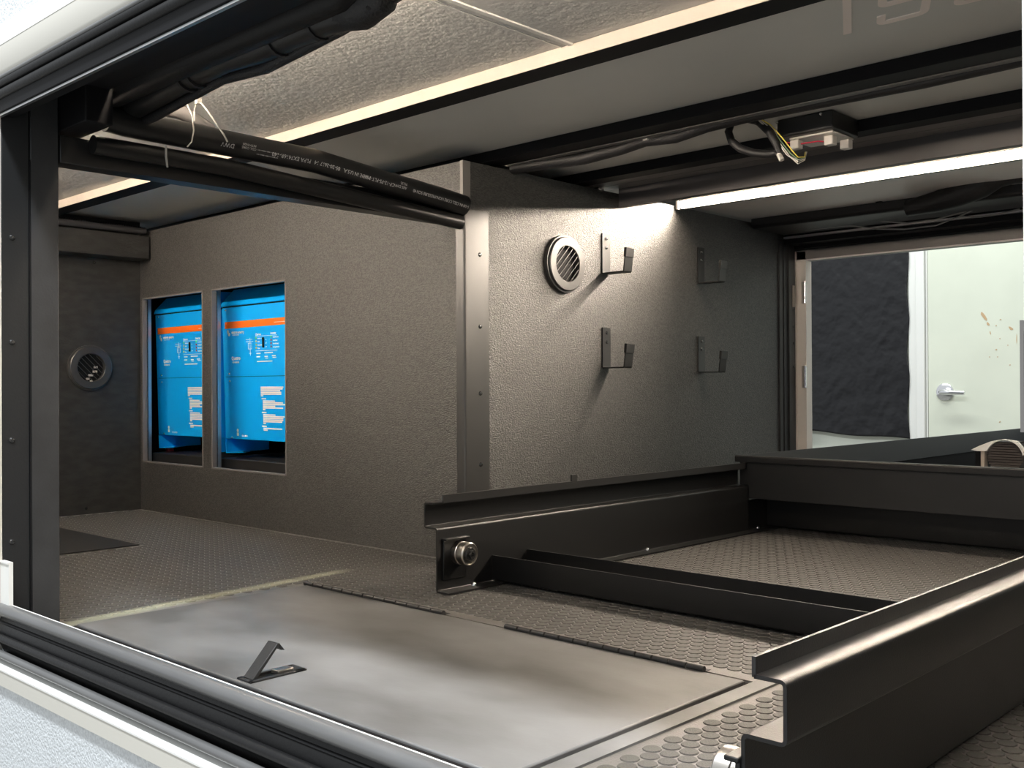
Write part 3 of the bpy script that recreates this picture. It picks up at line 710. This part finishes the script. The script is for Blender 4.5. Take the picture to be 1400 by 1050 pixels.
for dx, lab in ((0, 'low black shelf box under the right blue inverter'), (-.391, 'low black shelf box under the left blue inverter')):
    s3 = MB().box(A0+.006, A1-.02+.03, 1.545, 1.83, .06, .166).build('shelf', M_BLACK2, None, .003); s3.location.x += dx
    tag(s3, lab, 'shelf', 'shelf boxes under the inverters')
rc = MB().tube([(-2.335, 1.70, .176), (-2.32, 1.655, .192), (-2.30, 1.655, .21), (-2.285, 1.66, .235)], .012, 12).build('cable', M_REDW)
tag(rc, 'dark red cable under the right blue inverter', 'cable', 'red inverter cables')
rc = MB().tube([(-3.055, 1.63, .42), (-3.05, 1.62, .34), (-3.035, 1.61, .25), (-3.028, 1.62, .12)], .012, 12).build('cable', M_REDW)
tag(rc, 'dark red cable left of the left blue inverter', 'cable', 'red inverter cables')

# ================================================================== CEILING LETTERING (flat print on the ceiling panel)
tw = .0125; yb2 = 1.393; yt = 1.255; h_ = tw/2
def letter(paths):
    m = MB()
    for k, p in enumerate(paths): m.prism(sheet(p, tw, .0085) if len(p) > 2 else sheet(p, tw), 'z', CZ-.0016-.0002*k, CZ+.001)
    m.v = [(x-(y-yb2)*.47, y, z) for x, y, z in m.v]
    m.build('letter', M_TAPE2, ceil, smooth=False)
xs0, xs1 = -.6195+h_, -.547-h_; ym = yb2-.069
letter([[(-.668+h_, yt), (-.668+h_, yb2)]])
letter([[(xs0, yb2-.034), (xs0, yb2-h_), (xs1, yb2-h_), (xs1, ym), (xs0, ym), (xs0, yt+h_), (xs1, yt+h_), (xs1, yt+.034)]])
letter([[(-.443, yb2-h_), (-.515+h_, yb2-h_), (-.515+h_, yt+h_), (-.443, yt+h_)], [(-.515+h_, ym), (-.455, ym)]])

# ================================================================== JUNCTION BOX AND WIRES UNDER THE CEILING
jb = thing('control_box', (-.917, 1.80, .826), 'black control box fixed under the ceiling with wires hanging from it', 'box')
MB().prism([(-.974, 1.752), (-.862, 1.752), (-.862, 1.858), (-.974, 1.858)], 'z', .8275, CZ-.001).build('enclosure', M_BLACK2, jb, .003)
MB().box(-.955, -.868, 1.765, 1.85, .8235, .8272).build('circuit_plate', M_PLASTIC, jb, .001)
for (x, y) in ((-.946, 1.775), (-.885, 1.79), (-.878, 1.84)): MB().box(x-.009, x+.009, y-.009, y+.009, .806, .8233).build('terminal_block', M_PLASTIC, jb, .002)
for (u, v) in ((1062, 159), (1122, 146)):
    p = at('y', 1.7515, u, v+2); MB().lathe((p[0], 1.7515, min(p[2], .857)), 'y', [(0, -.002), (.002, -.0015), (.003, 0), (0, 0)], 8).build('screw', M_CHROME, jb)
MB().tube([(-.965, 1.77, .822), (-.94, 1.775, .815), (-.91, 1.79, .818), (-.88, 1.80, .812)], .0014, 8).build('red_wire', M_REDW, jb)
Q = lambda u, v, y=1.715: at('y', y, u, v)
lo = thing('wire_loop', Q(1030, 190), 'black sleeved wire loop hanging left of the control box', 'wire')
MB().tube([Q(1030, 164, 1.66), Q(1012, 160, 1.67), Q(1000, 167), Q(996, 180), Q(1000, 193), Q(1012, 203), Q(1030, 209), Q(1050, 211), Q(1062, 209)], .0075, 12).build('sleeve', M_TAPE, lo)
MB().tube([Q(1020, 160, 1.68), Q(1038, 166), Q(1052, 180), Q(1062, 196), Q(1066, 210)], [.008, .0085, .008, .008, .0065], 12).build('sleeve', M_TAPE, lo)
MB().tube([Q(1063, 208), Q(1069, 219)], .005, 10).build('white_tip', M_PLASTIC, lo)
wb2 = thing('wire_bundle', Q(1080, 200), 'bundle of thin yellow, white and green wires drooping beside the control box', 'wire')
for i, (m, du2, dv) in enumerate(((M_YELW, 4, -3), (M_GRNW, 1, 0), (M_PLASTIC, -3, 3), (M_GREYW, -5, 1), (M_PLASTIC, 2, 6))):
    MB().tube([Q(1034+du2/3, 160, 1.69), Q(1050+du2, 172+dv/3), Q(1066+du2, 192+dv), Q(1080+du2, 210+dv), Q(1091, 218+dv), Q(1100, 216+dv/2, 1.73), Q(1101+i/2, 208, 1.765)], .0011, 6).build('wire', m, wb2)
cc = [(-1.54, 1.628, .838), (-1.45, 1.63, .835), (-1.35, 1.632, .830), (-1.25, 1.632, .834), (-1.19, 1.630, .838), (-1.12, 1.63, .834), (-1.05, 1.632, .843), (-.95, 1.634, .8465), (-.8, 1.634, .845), (-.65, 1.634, .843), (-.5, 1.634, .846), (-.3, 1.634, .848), (0, 1.634, .849)]
ca2 = thing('ceiling_cable', (-.8, 1.63, .84), 'thick black cable sagging along the back of the second ceiling beam', 'cable')
MB().tube(cc, [.014, .014, .014, .013, .011, .012, .012, .012, .012, .012, .012, .011, .011], 14).build('sleeve', M_TAPE, ca2)
p = at('y', 1.618, 883, 190); MB().box(p[0]-.006, p[0]+.006, p[1]-.003, p[1]+.003, p[2]-.003, p[2]+.004).build('clip', M_PLASTIC, ca2, .001)
# wires under the far header
fd = MB().box(PX+.008, XR-.002, 2.601, 2.79, .81, CZ-.001).build('far_duct', M_TAPE, None, .01)
tag(fd, 'soft black covered duct above the far hatch', 'duct')
W = lambda u, v, y=2.74: at('y', y, u, v)
def fw_(path, lab, r=.002, m=M_GREYW): tag(MB().tube(path, r, 8).build('wire', m), lab, 'wire', 'thin wires under the far duct')
fw_([W(1056, 303), W(1110, 306), W(1165, 309), W(1200, 313), W(1236, 313.5), W(1280, 308), W(1312, 296), W(1345, 280), W(1378, 261)], 'thin grey wire swinging lowest under the far duct up to the right')
fw_([W(1200, 302), W(1240, 305), W(1280, 300), W(1320, 289), W(1350, 274), W(1380, 258)], 'thin grey wire just above the lowest one under the far duct')
fw_([W(1060, 316), W(1110, 314), W(1150, 309), W(1165, 308)], 'short thin grey wire joining the others at the left under the far duct')
fw_([W(1312, 296), W(1340, 296.5), W(1368, 292), W(1394, 286)], 'thin grey wire running level to the right under the far duct')
fw_([W(1366, 272), W(1378, 269), W(1394, 267)], 'thin grey wire at the far right just below the black loom', .003)
lb = MB().tube([at('y', 2.55, u, v) for u, v in ((1240, 285), (1280, 276), (1310, 266), (1340, 252), (1362, 239), (1385, 233), (1410, 230))], [.02, .026, .03, .034, .032, .032, .032], 16).build('cloth_loom', M_TAPE)
tag(lb, 'fat black cloth covered loom hanging at the right above the far hatch', 'loom')
for u, v in ((1117, 283), (1203, 275)):
    p = at('y', 2.598, u, v); o = MB().box(p[0]-.008, p[0]+.008, 2.588, 2.6, p[2]-.004, p[2]+.008).build('cable_clip', M_DARK, None, .001)
    tag(o, 'small black clip on the pale panel edge, nearer the %s' % ('hook wall' if u < 1150 else 'cloth loom'), 'clip', 'clips along the pale panel')
